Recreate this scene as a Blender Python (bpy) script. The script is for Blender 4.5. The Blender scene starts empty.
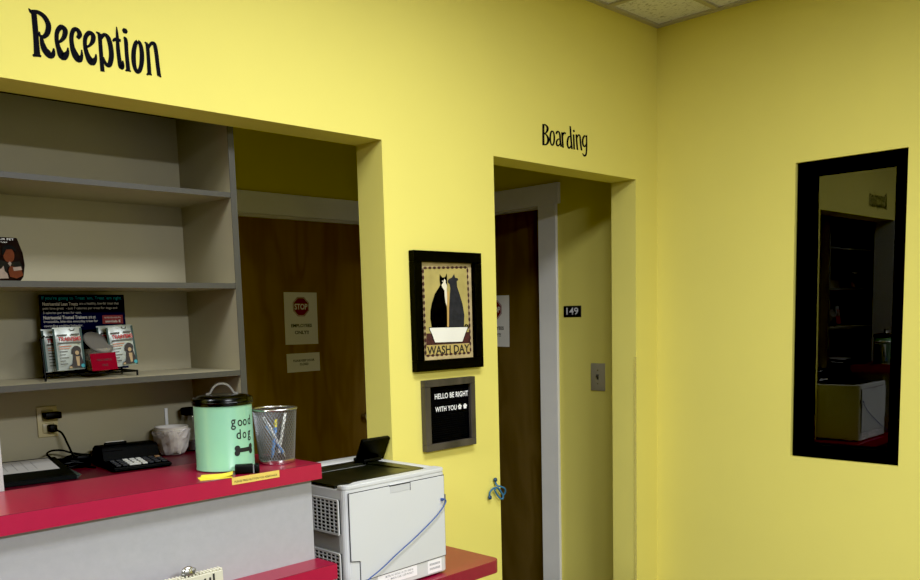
import bpy, bmesh, math, random
from math import sin, cos, pi, radians, sqrt
from mathutils import Vector, Matrix
random.seed(7)
scene = bpy.context.scene
COL = scene.collection
CEIL = 2.75

# ------------------------------------------------------------------ materials
def lin(c):
    c = c.lstrip('#')
    v = [int(c[i:i+2], 16) / 255 for i in (0, 2, 4)]
    return tuple(x / 12.92 if x <= .04045 else ((x + .055) / 1.055) ** 2.4 for x in v)

MATS = {}
def mat(name, col, rough=.5, metal=0., spec=.5, var=.06, scale=6., bump=0., bscale=200., coat=0., emis=None):
    """Principled surface with a procedural colour variation and optional bump."""
    if name in MATS: return MATS[name]
    m = bpy.data.materials.new(name); m.use_nodes = True
    n = m.node_tree.nodes; l = m.node_tree.links
    b = n['Principled BSDF']
    rgb = lin(col) if isinstance(col, str) else col
    tc = n.new('ShaderNodeTexCoord')
    nz = n.new('ShaderNodeTexNoise'); nz.inputs['Scale'].default_value = scale; nz.inputs['Detail'].default_value = 5
    l.new(tc.outputs['Object'], nz.inputs['Vector'])
    rp = n.new('ShaderNodeValToRGB')
    rp.color_ramp.elements[0].position = .3; rp.color_ramp.elements[1].position = .7
    rp.color_ramp.elements[0].color = (*[x * (1 - var) for x in rgb], 1)
    rp.color_ramp.elements[1].color = (*[min(1, x * (1 + var)) for x in rgb], 1)
    l.new(nz.outputs['Fac'], rp.inputs['Fac']); l.new(rp.outputs['Color'], b.inputs['Base Color'])
    b.inputs['Roughness'].default_value = rough; b.inputs['Metallic'].default_value = metal
    b.inputs['Specular IOR Level'].default_value = spec
    b.inputs['Coat Weight'].default_value = coat
    if bump:
        n2 = n.new('ShaderNodeTexNoise'); n2.inputs['Scale'].default_value = bscale; n2.inputs['Detail'].default_value = 3
        l.new(tc.outputs['Object'], n2.inputs['Vector'])
        bp = n.new('ShaderNodeBump'); bp.inputs['Strength'].default_value = bump; bp.inputs['Distance'].default_value = .002
        l.new(n2.outputs['Fac'], bp.inputs['Height']); l.new(bp.outputs['Normal'], b.inputs['Normal'])
    MATS[name] = m
    return m

def wood_mat(name, c1, c2, c3):
    m = bpy.data.materials.new(name); m.use_nodes = True
    n = m.node_tree.nodes; l = m.node_tree.links; b = n['Principled BSDF']
    tc = n.new('ShaderNodeTexCoord'); mp = n.new('ShaderNodeMapping')
    mp.inputs['Scale'].default_value = (3.2, 3.2, .75)
    l.new(tc.outputs['Object'], mp.inputs['Vector'])
    nz = n.new('ShaderNodeTexNoise'); nz.inputs['Scale'].default_value = 1.6; nz.inputs['Detail'].default_value = 2; nz.inputs['Distortion'].default_value = .5
    l.new(mp.outputs['Vector'], nz.inputs['Vector'])
    mul = n.new('ShaderNodeMath'); mul.operation = 'MULTIPLY'; mul.inputs[1].default_value = 26
    l.new(nz.outputs['Fac'], mul.inputs[0])
    sn = n.new('ShaderNodeMath'); sn.operation = 'SINE'; l.new(mul.outputs[0], sn.inputs[0])
    fine = n.new('ShaderNodeTexNoise'); fine.inputs['Scale'].default_value = 60; fine.inputs['Detail'].default_value = 4
    mp2 = n.new('ShaderNodeMapping'); mp2.inputs['Scale'].default_value = (1, 1, .06)
    l.new(tc.outputs['Object'], mp2.inputs['Vector']); l.new(mp2.outputs['Vector'], fine.inputs['Vector'])
    mr = n.new('ShaderNodeMapRange'); mr.inputs['From Min'].default_value = -1; mr.inputs['From Max'].default_value = 1
    l.new(sn.outputs[0], mr.inputs['Value'])
    mx = n.new('ShaderNodeMath'); mx.operation = 'MULTIPLY_ADD'; mx.inputs[1].default_value = .55
    l.new(mr.outputs['Result'], mx.inputs[0])
    mf = n.new('ShaderNodeMath'); mf.operation = 'MULTIPLY'; mf.inputs[1].default_value = .45
    l.new(fine.outputs['Fac'], mf.inputs[0]); l.new(mf.outputs[0], mx.inputs[2])
    rp = n.new('ShaderNodeValToRGB')
    e = rp.color_ramp.elements
    e[0].position = .1; e[0].color = (*lin(c1), 1); e[1].position = .9; e[1].color = (*lin(c3), 1)
    k = e.new(.45); k.color = (*lin(c2), 1)
    l.new(mx.outputs[0], rp.inputs['Fac']); l.new(rp.outputs['Color'], b.inputs['Base Color'])
    b.inputs['Roughness'].default_value = .5
    return m

def tile_mat():
    m = bpy.data.materials.new('ceiling_tile'); m.use_nodes = True
    n = m.node_tree.nodes; l = m.node_tree.links; b = n['Principled BSDF']
    tc = n.new('ShaderNodeTexCoord')
    mp = n.new('ShaderNodeMapping'); mp.inputs['Scale'].default_value = (1, .45, 1); mp.inputs['Rotation'].default_value = (0, 0, .5)
    l.new(tc.outputs['Object'], mp.inputs['Vector'])
    nz = n.new('ShaderNodeTexNoise'); nz.inputs['Scale'].default_value = 130; nz.inputs['Detail'].default_value = 4
    l.new(mp.outputs['Vector'], nz.inputs['Vector'])
    rp = n.new('ShaderNodeValToRGB'); e = rp.color_ramp.elements
    e[0].position = .34; e[0].color = (.46, .45, .38, 1); e[1].position = .44; e[1].color = (.82, .81, .73, 1)
    l.new(nz.outputs['Fac'], rp.inputs['Fac']); l.new(rp.outputs['Color'], b.inputs['Base Color'])
    b.inputs['Roughness'].default_value = .95
    return m

def glass_mat(name, tint=(1, 1, 1), fac=.12, rough=.0):
    """Thin glass: clear with a faint mirror reflection."""
    m = bpy.data.materials.new(name); m.use_nodes = True
    n = m.node_tree.nodes; l = m.node_tree.links
    for x in list(n):
        if x.type != 'OUTPUT_MATERIAL': n.remove(x)
    out = [x for x in n if x.type == 'OUTPUT_MATERIAL'][0]
    t = n.new('ShaderNodeBsdfTransparent'); t.inputs['Color'].default_value = (*tint, 1)
    g = n.new('ShaderNodeBsdfGlossy'); g.inputs['Roughness'].default_value = rough
    lw = n.new('ShaderNodeLayerWeight'); lw.inputs['Blend'].default_value = .35
    mr = n.new('ShaderNodeMapRange'); mr.inputs['To Min'].default_value = fac * .8; mr.inputs['To Max'].default_value = min(1, fac * 3.2)
    l.new(lw.outputs['Facing'], mr.inputs['Value'])
    mx = n.new('ShaderNodeMixShader'); l.new(mr.outputs['Result'], mx.inputs['Fac'])
    l.new(t.outputs[0], mx.inputs[1]); l.new(g.outputs[0], mx.inputs[2]); l.new(mx.outputs[0], out.inputs['Surface'])
    return m

def film_mat(name, col, opac):
    m = bpy.data.materials.new(name); m.use_nodes = True
    n = m.node_tree.nodes; l = m.node_tree.links; b = n['Principled BSDF']
    tc = n.new('ShaderNodeTexCoord')
    nz = n.new('ShaderNodeTexNoise'); nz.inputs['Scale'].default_value = 40; nz.inputs['Detail'].default_value = 4
    l.new(tc.outputs['Object'], nz.inputs['Vector'])
    mr = n.new('ShaderNodeMapRange'); mr.inputs['To Min'].default_value = opac * .6; mr.inputs['To Max'].default_value = min(1, opac * 1.4)
    l.new(nz.outputs['Fac'], mr.inputs['Value']); l.new(mr.outputs['Result'], b.inputs['Alpha'])
    b.inputs['Base Color'].default_value = (*lin(col), 1); b.inputs['Roughness'].default_value = .3
    return m

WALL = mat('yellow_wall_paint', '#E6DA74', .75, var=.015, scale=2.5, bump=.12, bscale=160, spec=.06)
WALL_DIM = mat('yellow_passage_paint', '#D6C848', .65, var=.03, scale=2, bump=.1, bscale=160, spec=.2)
WHITE_W = mat('white_wall_paint', '#8E8C88', .7, var=.02)
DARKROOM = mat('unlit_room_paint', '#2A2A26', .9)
FLOOR = mat('vinyl_floor', '#4C4943', .45, var=.12, scale=9)
TILE = tile_mat()
TBAR = mat('ceiling_grid_metal', '#BDB597', .5)
TRIMM = mat('grey_white_trim_paint', '#E8E5DE', .45, var=.03)
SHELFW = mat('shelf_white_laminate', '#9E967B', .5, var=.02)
SHELFG = mat('shelf_grey_edge', '#403E37', .5, var=.03)
FRAMEB = mat('black_wood_frame', '#050505', .55, var=.2, scale=30, spec=.08)
RED = mat('red_laminate', '#8C1233', .28, var=.04, scale=40, spec=.5)
SHADE_RED = mat('shaded_red_laminate', '#4C0A1B', .4, var=.06, scale=40)  # counter red darkened: the shadow over the worktop is put into the colour
GREYP = mat('grey_panel_laminate', '#A7A7AA', .55, var=.03, scale=60, bump=.15, bscale=400)
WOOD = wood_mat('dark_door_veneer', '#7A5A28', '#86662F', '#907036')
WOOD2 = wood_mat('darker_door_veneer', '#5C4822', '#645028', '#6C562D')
BLACK = mat('black_plastic', '#070707', .5, var=.1, spec=.15)
MBLACK = mat('matte_black', '#0A0A0A', .8, spec=.15)
BRONZE = mat('dark_bronze_frame', '#060605', .65, var=.1, spec=.06)
GLASS = glass_mat('window_glass', (.5, .5, .5), .105)
VINYL = mat('black_vinyl_lettering', '#15151C', .8, spec=.05)
INK = mat('black_ink', '#141414', .7)
PAPER = mat('white_paper', '#E6E2D8', .7, var=.02)
PRW = mat('printer_white_plastic', '#CFD0D0', .42, var=.01)
PRG = mat('printer_light_grey_plastic', '#CBCBC9', .45, var=.01)
PRS = mat('printer_side_grey_plastic', '#A3A19F', .5, var=.02)
PRB = mat('printer_black_plastic', '#17180F', .35, var=.08)
SEAM = mat('shadow_gap', '#1B1B1B', .8)
MINT = mat('mint_enamel', '#86B99A', .22, var=.03, scale=4, coat=.3)
GLOSSB = mat('gloss_black_enamel', '#040404', .22, spec=.3)
CHROME = mat('brushed_metal', '#C9C7C2', .25, metal=1.)
MESHM = mat('silver_wire', '#8A8A8D', .4, metal=.8)
YEL = mat('yellow_note_paper', '#E8D530', .6, var=.03)
YLAB = mat('yellow_label_tape', '#DDC05C', .6, var=.03)
CREAM = mat('cream_painted_board', '#D0CCB6', .6, var=.02)
BLUE = mat('blue_cord_rubber', '#2A6488', .45)
CABLE = mat('blue_cable_jacket', '#2F4E8C', .45)
NAVY = mat('navy_print', '#0B1230', .8, spec=.1)
TEAL = mat('teal_print', '#2C8C94', .6)
REDP = mat('red_print', '#7C0F1A', .55)
GREYT = mat('pale_print', '#C9C6C0', .6)
STYRO = mat('white_foam', '#ECE7DF', .8, bump=.2, bscale=300)
BAGF = film_mat('clear_bag_film', '#EFE8E2', .38)
JARG = glass_mat('jar_glass', (.82, .82, .8), .12, .02)
ALMOND = mat('almond_plastic', '#B9AC7F', .4, var=.02)
GREYSW = mat('grey_brown_plastic', '#A29A80', .45, var=.02)
BARNW = wood_mat('weathered_frame_wood', '#2C2823', '#3E3831', '#4E473F')

# ------------------------------------------------------------------ mesh building
class MB:
    def __init__(s): s.bm = bmesh.new()
    def box(s, x0, x1, y0, y1, z0, z1, bev=0., seg=2, M=None):
        b = bmesh.new(); bmesh.ops.create_cube(b, size=1)
        for v in b.verts:
            v.co = Vector(((x0 + x1) / 2 + v.co.x * (x1 - x0), (y0 + y1) / 2 + v.co.y * (y1 - y0), (z0 + z1) / 2 + v.co.z * (z1 - z0)))
        if bev: bmesh.ops.bevel(b, geom=list(b.edges), offset=bev, segments=seg, affect='EDGES', profile=.5)
        return s._merge(b, M)
    def _merge(s, b, M=None):
        if M is not None: bmesh.ops.transform(b, matrix=M, verts=b.verts)
        me = bpy.data.meshes.new('t'); b.to_mesh(me); b.free(); s.bm.from_mesh(me); bpy.data.meshes.remove(me)
        return s
    def mesh(s, me, M=None):
        b = bmesh.new(); b.from_mesh(me); return s._merge(b, M)
    def prism(s, pts, d, M=None, bev=0.):
        """Polygon in XY extruded along +Z by d, then moved by M."""
        b = bmesh.new()
        f = b.faces.new([b.verts.new((p[0], p[1], 0)) for p in pts])
        f.normal_update()
        if f.normal.z < 0: f.normal_flip()
        r = bmesh.ops.extrude_face_region(b, geom=[f])
        bmesh.ops.translate(b, vec=(0, 0, d), verts=[v for v in r['geom'] if isinstance(v, bmesh.types.BMVert)])
        bmesh.ops.recalc_face_normals(b, faces=b.faces)
        if bev: bmesh.ops.bevel(b, geom=list(b.edges), offset=bev, segments=2, affect='EDGES')
        return s._merge(b, M)
    def lathe(s, prof, seg=32, M=None, close=False):
        b = bmesh.new(); rings = []
        for r, z in prof:
            if r < 1e-6: rings.append([b.verts.new((0, 0, z))])
            else: rings.append([b.verts.new((r * cos(2 * pi * i / seg), r * sin(2 * pi * i / seg), z)) for i in range(seg)])
        for a, c in zip(rings, rings[1:]):
            for i in range(seg):
                j = (i + 1) % seg
                if len(a) == 1 and len(c) == 1: continue
                if len(a) == 1: b.faces.new((a[0], c[j], c[i]))
                elif len(c) == 1: b.faces.new((a[i], a[j], c[0]))
                else: b.faces.new((a[i], a[j], c[j], c[i]))
        bmesh.ops.recalc_face_normals(b, faces=b.faces)
        return s._merge(b, M)
    def tube(s, pts, r, seg=8, smooth=0, M=None, cap=True):
        pts = [Vector(p) for p in pts]
        if smooth: pts = catmull(pts, smooth)
        b = bmesh.new(); rings = []; up = Vector((0, 0, 1))
        t0 = (pts[1] - pts[0]).normalized()
        nrm = t0.orthogonal().normalized()
        for i, p in enumerate(pts):
            t = (pts[min(i + 1, len(pts) - 1)] - pts[max(i - 1, 0)]).normalized()
            nrm = (nrm - t * nrm.dot(t))
            nrm = nrm.normalized() if nrm.length > 1e-6 else t.orthogonal().normalized()
            bn = t.cross(nrm)
            rr = r[i] if isinstance(r, list) else r
            rings.append([b.verts.new(p + (nrm * cos(2 * pi * k / seg) + bn * sin(2 * pi * k / seg)) * rr) for k in range(seg)])
        for a, c in zip(rings, rings[1:]):
            for k in range(seg): b.faces.new((a[k], a[(k + 1) % seg], c[(k + 1) % seg], c[k]))
        if cap: b.faces.new(rings[0][::-1]); b.faces.new(rings[-1])
        bmesh.ops.recalc_face_normals(b, faces=b.faces)
        return s._merge(b, M)
    def ball(s, c, r, sc=(1, 1, 1), M=None):
        b = bmesh.new(); bmesh.ops.create_uvsphere(b, u_segments=16, v_segments=10, radius=r)
        for v in b.verts: v.co = Vector((v.co.x * sc[0] + c[0], v.co.y * sc[1] + c[1], v.co.z * sc[2] + c[2]))
        return s._merge(b, M)
    def obj(s, name, m, parent=None, smooth=False, M=None):
        me = bpy.data.meshes.new(name)
        if M is not None: bmesh.ops.transform(s.bm, matrix=M, verts=s.bm.verts)
        s.bm.to_mesh(me); s.bm.free()
        me.materials.append(m)
        o = bpy.data.objects.new(name, me); COL.objects.link(o)
        if parent:
            o.parent = parent
        if smooth:
            for p in me.polygons: p.use_smooth = True
            try: me.set_sharp_from_angle(angle=radians(38))
            except Exception: pass
        return o

def catmull(P, n):
    out = []
    for i in range(len(P) - 1):
        p0, p1, p2, p3 = P[max(i - 1, 0)], P[i], P[i + 1], P[min(i + 2, len(P) - 1)]
        for k in range(n):
            t = k / n
            out.append(.5 * ((2 * p1) + (p2 - p0) * t + (2 * p0 - 5 * p1 + 4 * p2 - p3) * t * t + (3 * p1 - p0 - 3 * p2 + p3) * t ** 3))
    out.append(P[-1]); return out

def tag(o, label=None, cat=None, group=None, kind=None):
    if label: o['label'] = label
    if cat: o['category'] = cat
    if group: o['group'] = group
    if kind: o['kind'] = kind
    return o
def thing(name, label, cat, loc=(0, 0, 0), rz=0., group=None, M=None):
    o = bpy.data.objects.new(name, None); COL.objects.link(o); o.empty_display_size = .05
    o.location = loc; o.rotation_euler = (0, 0, rz)
    if M is not None: o.matrix_world = M
    return tag(o, label, cat, group)
def struct(name, mb, m, parent=None, smooth=False):
    o = mb.obj(name, m, parent, smooth)
    if parent is None: o['kind'] = 'structure'
    return o
T = Matrix.Translation
RX, RY, RZ = (lambda a: Matrix.Rotation(a, 4, 'X')), (lambda a: Matrix.Rotation(a, 4, 'Y')), (lambda a: Matrix.Rotation(a, 4, 'Z'))
FACE_FRONT = RX(pi / 2)                       # drawing plane XY stood up, facing the room (-Y)
FACE_LEFT = RZ(-pi / 2) @ RX(pi / 2)          # stood up on the right wall, facing -X

def text_mesh(body, size=.02, align='LEFT', depth=.0003, bold=0., space=1., line=1.):
    cu = bpy.data.curves.new('txt', 'FONT'); cu.body = body; cu.size = size
    cu.align_x = align; cu.extrude = depth; cu.offset = bold; cu.space_character = space; cu.space_line = line
    cu.resolution_u = 3
    o = bpy.data.objects.new('txt', cu); COL.objects.link(o)
    dg = bpy.context.evaluated_depsgraph_get()
    me = bpy.data.meshes.new_from_object(o.evaluated_get(dg))
    bpy.data.objects.remove(o); bpy.data.curves.remove(cu)
    return me
def fit_text(body, x0, x1, y0, y1, bold=0., depth=.0003, space=1.):
    """Text stretched to fill a rectangle of the drawing plane."""
    me = text_mesh(body, .05, 'LEFT', 0, bold, space)
    xs = [v.co.x for v in me.vertices]; ys = [v.co.y for v in me.vertices]
    sx = (x1 - x0) / (max(xs) - min(xs)); sy = (y1 - y0) / (max(ys) - min(ys))
    for v in me.vertices:
        v.co.x = x0 + (v.co.x - min(xs)) * sx; v.co.y = y0 + (v.co.y - min(ys)) * sy; v.co.z = depth
    return me
def flat(pts, z=0., M=None, mb=None):
    mb = mb or MB()
    b = bmesh.new(); f = b.faces.new([b.verts.new((p[0], p[1], z)) for p in pts]); f.normal_update()
    if f.normal.z < 0: f.normal_flip()
    return mb._merge(b, M)
def rect(x0, x1, y0, y1): return [(x0, y0), (x1, y0), (x1, y1), (x0, y1)]
def ngon(cx, cy, r, n, a0=0., ry=None): return [(cx + r * cos(a0 + 2 * pi * i / n), cy + (ry or r) * sin(a0 + 2 * pi * i / n)) for i in range(n)]
def wall_with_holes(mb, u0, u1, v0, v1, holes, d, M):
    """Slab of thickness d in the drawing plane with rectangular holes (as merged blocks)."""
    us = sorted({u0, u1, *[h[0] for h in holes], *[h[1] for h in holes]}); vs = sorted({v0, v1, *[h[2] for h in holes], *[h[3] for h in holes]})
    us = [u for u in us if u0 <= u <= u1]; vs = [v for v in vs if v0 <= v <= v1]
    b = bmesh.new(); cell = {}
    for i in range(len(us) - 1):
        for j in range(len(vs) - 1):
            cu, cv = (us[i] + us[i + 1]) / 2, (vs[j] + vs[j + 1]) / 2
            if not any(h[0] < cu < h[1] and h[2] < cv < h[3] for h in holes): cell[(i, j)] = 1
    vid = {}
    def V(i, j, k):
        if (i, j, k) not in vid: vid[(i, j, k)] = b.verts.new((us[i], vs[j], k * d))
        return vid[(i, j, k)]
    for (i, j) in cell:
        b.faces.new((V(i, j, 1), V(i + 1, j, 1), V(i + 1, j + 1, 1), V(i, j + 1, 1)))
        b.faces.new((V(i, j, 0), V(i, j + 1, 0), V(i + 1, j + 1, 0), V(i + 1, j, 0)))
        for di, dj, e in ((-1, 0, ((i, j), (i, j + 1))), (1, 0, ((i + 1, j + 1), (i + 1, j))), (0, -1, ((i + 1, j), (i, j))), (0, 1, ((i, j + 1), (i + 1, j + 1)))):
            if (i + di, j + dj) not in cell:
                (a, c), (e1, e2) = e
                b.faces.new((V(a, c, 0), V(a, c, 1), V(e1, e2, 1), V(e1, e2, 0)))
    bmesh.ops.recalc_face_normals(b, faces=b.faces)
    return mb._merge(b, M)
def copy_tree(o, parent=None):
    c = o.copy(); COL.objects.link(c)
    if parent: c.parent = parent
    for ch in list(o.children): copy_tree(ch, c)
    return c
def ribbon(mb, pts, kx, kz, thick=.0006, n=5, wm=1., wa=0.):
    """A brush stroke: centre line (mm on the wall) with a width per point, as a thin raised strip."""
    P = [Vector((p[0] / 1000 / kx, p[1] / 1000 / kz, p[2])) for p in pts]
    if len(P) > 2: P = catmull(P, n)
    L, R = [], []
    for i, p in enumerate(P):
        t = P[min(i + 1, len(P) - 1)] - P[max(i - 1, 0)]; t = Vector((t.x, t.y)).normalized()
        w = max(p.z * wm + wa, 2) / 2; nx, ny = -t.y * w, t.x * w
        L.append(((p.x + nx) * kx, (p.y + ny) * kz)); R.append(((p.x - nx) * kx, (p.y - ny) * kz))
    b = bmesh.new()
    A = [b.verts.new((q[0], q[1], thick)) for q in L]; B = [b.verts.new((q[0], q[1], thick)) for q in R]
    for i in range(len(A) - 1):
        try: b.faces.new((A[i], B[i], B[i + 1], A[i + 1]))
        except ValueError: pass
    for f in b.faces:
        f.normal_update()
        if f.normal.z < 0: f.normal_flip()
    return mb._merge(b)

# ================================================================== THE SETTING
mb = MB(); wall_with_holes(mb, -9, 0, 0, 2.9, [(-2.828, -1.6214, .6945, 2.0712), (-1.0917, -.1725, -.01, 2.0792)], .13, T((0, .13, 0)) @ FACE_FRONT)
struct('wall_back', mb, WALL)
mb = MB(); wall_with_holes(mb, -1.85, 5.5, 0, 2.9, [(.6445, 1.0724, .889, 2.081), (-1.56, -.69, -.01, 2.048)], .15, T((.15, 0, 0)) @ FACE_LEFT)
struct('wall_right', mb, WALL)
struct('wall_left', MB().box(-9.12, -9, -5.6, 1.85, 0, 2.9), WHITE_W)
struct('wall_front', MB().box(-9, 0, -5.62, -5.5, 0, 2.9), WHITE_W)
struct('trim_3', MB().box(-2.845, -2.8262, -.0025, .1302, 1.117, 2.0710).box(-2.845, -2.8262, .0005, .1302, 1.094, 1.117), mat('grey_jamb_paint', '#A8A8A4', .5))
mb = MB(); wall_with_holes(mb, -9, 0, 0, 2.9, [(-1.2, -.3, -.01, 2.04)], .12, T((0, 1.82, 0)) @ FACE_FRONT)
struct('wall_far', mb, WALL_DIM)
struct('floor', MB().box(-9.12, 2.6, -5.62, 1.9, -.1, 0), FLOOR)
struct('ceiling', MB().box(-9.0, 0, -5.5, 1.7, 2.758, 2.9), TILE)
mb = MB()
for k in range(15):
    x = -.39 - .61 * k
    if x > -9: mb.box(x - .012, x + .012, -5.5, 0, 2.750, 2.7575)
for k in range(9):
    y = -.305 - .61 * k
    if y > -5.5: mb.box(-9, 0, y - .012, y + .012, 2.7495, 2.757)
struct('trim_1', mb, TBAR)
struct('trim_2', MB().box(-9, -.0005, -.024, -.0005, 2.748, 2.7575).box(-.024, -.0005, -5.5, -.024, 2.748, 2.7575), TBAR)
# unlit office behind the window
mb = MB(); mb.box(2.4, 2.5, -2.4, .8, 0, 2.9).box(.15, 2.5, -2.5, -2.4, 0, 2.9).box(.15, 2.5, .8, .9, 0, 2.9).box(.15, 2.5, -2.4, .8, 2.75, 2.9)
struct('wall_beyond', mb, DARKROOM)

# interior window in the right wall
fr = MB()
y0, y1, z0, z1 = -1.0714, -.6475, .890, 2.080
for a in ((y0, y0 + .045, z0, z1), (y1 - .048, y1, z0, z1), (y0 + .045, y1 - .048, z1 - .048, z1), (y0 + .045, y1 - .048, z0, z0 + .05)):
    fr.box(.014, .074, a[0], a[1], a[2], a[3], .002, 1)
win = struct('window_1', fr, BRONZE)
st = MB()
gy0, gy1, gz0, gz1 = y0 + .045, y1 - .048, z0 + .05, z1 - .048
for a in ((gy0, gy0 + .003, gz0, gz1), (gy1 - .003, gy1, gz0, gz1), (gy0 + .012, gy1 - .012, gz1 - .003, gz1), (gy0 + .012, gy1 - .012, gz0, gz0 + .003)):
    st.box(.058, .064, a[0], a[1], a[2], a[3])
st.obj('glazing_bead', MBLACK, win)
flat([(-gy1, gz0), (-gy0, gz0), (-gy0, gz1), (-gy1, gz1)], 0, T((.0685, -.86, 0)) @ RY(-.003) @ RZ(-.004) @ T((0, .86, 0)) @ FACE_LEFT).obj('glass_pane', GLASS, win)

# door at the end of the reception passage
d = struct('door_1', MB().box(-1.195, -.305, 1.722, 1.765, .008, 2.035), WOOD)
mb = MB().box(-1.32, -.18, 1.678, 1.7, 2.04, 2.15, .002, 1)
mb.box(-1.31, -1.2, 1.68, 1.7, 0, 2.04).box(-.3, -.19, 1.68, 1.7, 0, 2.04)
mb.obj('door_casing', TRIMM, d)
mb = MB().box(-1.2, -.3, 1.70, 1.80, 2.025, 2.04).box(-1.2, -1.195, 1.70, 1.8, 0, 2.03).box(-.305, -.3, 1.7, 1.8, 0, 2.03)
mb.obj('door_stop', mat('pale_trim_edge', '#D2CCBE', .45), d)
MB().lathe([(.0, 0), (.012, 0), (.012, .03), (.027, .04), (.027, .06), (.0, .066)], 20, T((-.37, 1.722, .95)) @ RX(pi / 2)).obj('door_knob', CHROME, d, True)
# door in the right-hand wall of the passage
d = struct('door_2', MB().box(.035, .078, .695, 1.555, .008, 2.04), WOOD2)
mb = MB().box(-.022, 0, .555, 1.69, 2.048, 2.151, .002, 1).box(-.018, 0, .575, .69, 0, 2.048, .002, 1).box(-.018, 0, 1.56, 1.675, 0, 2.048, .002, 1)
mb.obj('door_casing', TRIMM, d)
mb = MB().box(.0, .1, .69, 1.56, 2.036, 2.0475).box(.001, .1, .6905, .695, 0, 2.036).box(.001, .1, 1.555, 1.5595, 0, 2.036)
mb.obj('door_stop', MATS['pale_trim_edge'], d)
MB().lathe([(.0, 0), (.012, 0), (.012, .03), (.027, .04), (.027, .06), (.0, .066)], 20, T((.035, 1.49, .95)) @ RY(-pi / 2)).obj('door_knob', CHROME, d, True)

# ================================================================== RECEPTION COUNTER
desk = thing('reception_counter', 'red topped raised reception counter with pale grey front, in the large left opening', 'counter', (-2.8, -.14, 0))
D = T((2.8, .14, 0))
MB().box(-3.55, -2.14, -.265, -.002, 0, 1.0735).obj('front_panel', GREYP, desk, M=D)
MB().box(-3.58, -2.1245, -.290, 0, 1.0738, 1.1165).obj('bar_top', RED, desk, M=D)
mb = MB().box(-3.58, -2.1231, -.2915, -.2901, 1.0738, 1.1156).box(-2.1244, -2.1231, -.2900, -.001, 1.0738, 1.1156)
mb.obj('edge_band', mat('red_laminate_edge', '#A60E3B', .33, var=.03, scale=30), desk, M=D)
mb = MB().box(-3.58, -2.1231, -.2913, -.2901, 1.1157, 1.1164)
mb.obj('edge_seam', mat('laminate_seam', '#5A0A20', .6), desk, M=D)
wt = MB().box(-.715, 0, 0, .429, 0, .041).obj('inner_worktop', SHADE_RED); wt.location = (-2.105, .001, 1.052)
tag(wt, 'red worktop, darkened to stand for shade, behind the raised red counter, under the shelves', 'worktop')
mb = MB().box(-3.55, -2.1305, -.350, -.2652, .808, .85)
mb.obj('ledge', RED, desk, M=D)
mb = MB().box(-3.55, -2.1295, -.3515, -.3502, .808, .8492).box(-2.1304, -2.1293, -.3500, -.2652, .808, .8492)
mb.obj('edge_band', MATS['red_laminate_edge'], desk, M=D)
MB().box(-3.55, -2.1293, -.3512, -.3502, .8493, .8499).obj('edge_seam', MATS['laminate_seam'], desk, M=D)

low = thing('low_counter', 'low red counter with rounded end under the white printer', 'counter', (-1.77, 0, 0))
D = T((1.77, 0, 0))
r = .035
pts = [(-2.135, -.001), (-2.135, -.293)] + [(-1.412 - r + r * sin(a), -.293 + r - r * cos(a)) for a in [pi / 2 * i / 8 for i in range(9)]] + [(-1.409, -.001)]
MB().prism(pts, .0425, D @ T((0, 0, .6525)), bev=.0008).obj('counter_top', RED, low, True)
MB().box(-2.13, -2.10, -.26, -.002, 0, .652).box(-1.68, -1.65, -.24, -.002, 0, .652).box(-2.10, -1.65, -.05, -.02, 0, .652).obj('support_panel', GREYP, low, M=D)

# ================================================================== SHELVING UNIT
sh = thing('shelving_unit', 'white built-in shelving unit with grey edged shelves behind the reception counter', 'shelves', (-2.83, .13, 1.093))
D = T((2.83, -.13, -1.093))
MB().box(-2.98, -2.1002, .4302, .446, 1.053, 2.14).obj('back_panel', SHELFW, sh, M=D)
for x in (-2.1, -3.0):
    MB().box(x, x + .02, .1325, .446, 1.0935, 2.16).obj('side_panel', SHELFW, sh, M=D)
    MB().box(x, x + .02, .1305, .1324, 1.0935, 2.16).obj('edge_strip', SHELFG, sh, M=D)
for zt, th in ((1.356, .016), (1.616, .0155), (1.881, .0145)):
    s = MB().box(-2.98, -2.1002, .1335, .43, zt - th, zt).obj('shelf', SHELFW, sh, M=D)
    MB().box(-2.98, -2.1002, .1315, .1334, zt - th, zt).obj('edge_strip', SHELFG, s, M=D)
MB().box(-2.98, -2.1002, .1325, .446, 2.141, 2.16).obj('top_board', SHELFG, sh, M=D)


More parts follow.
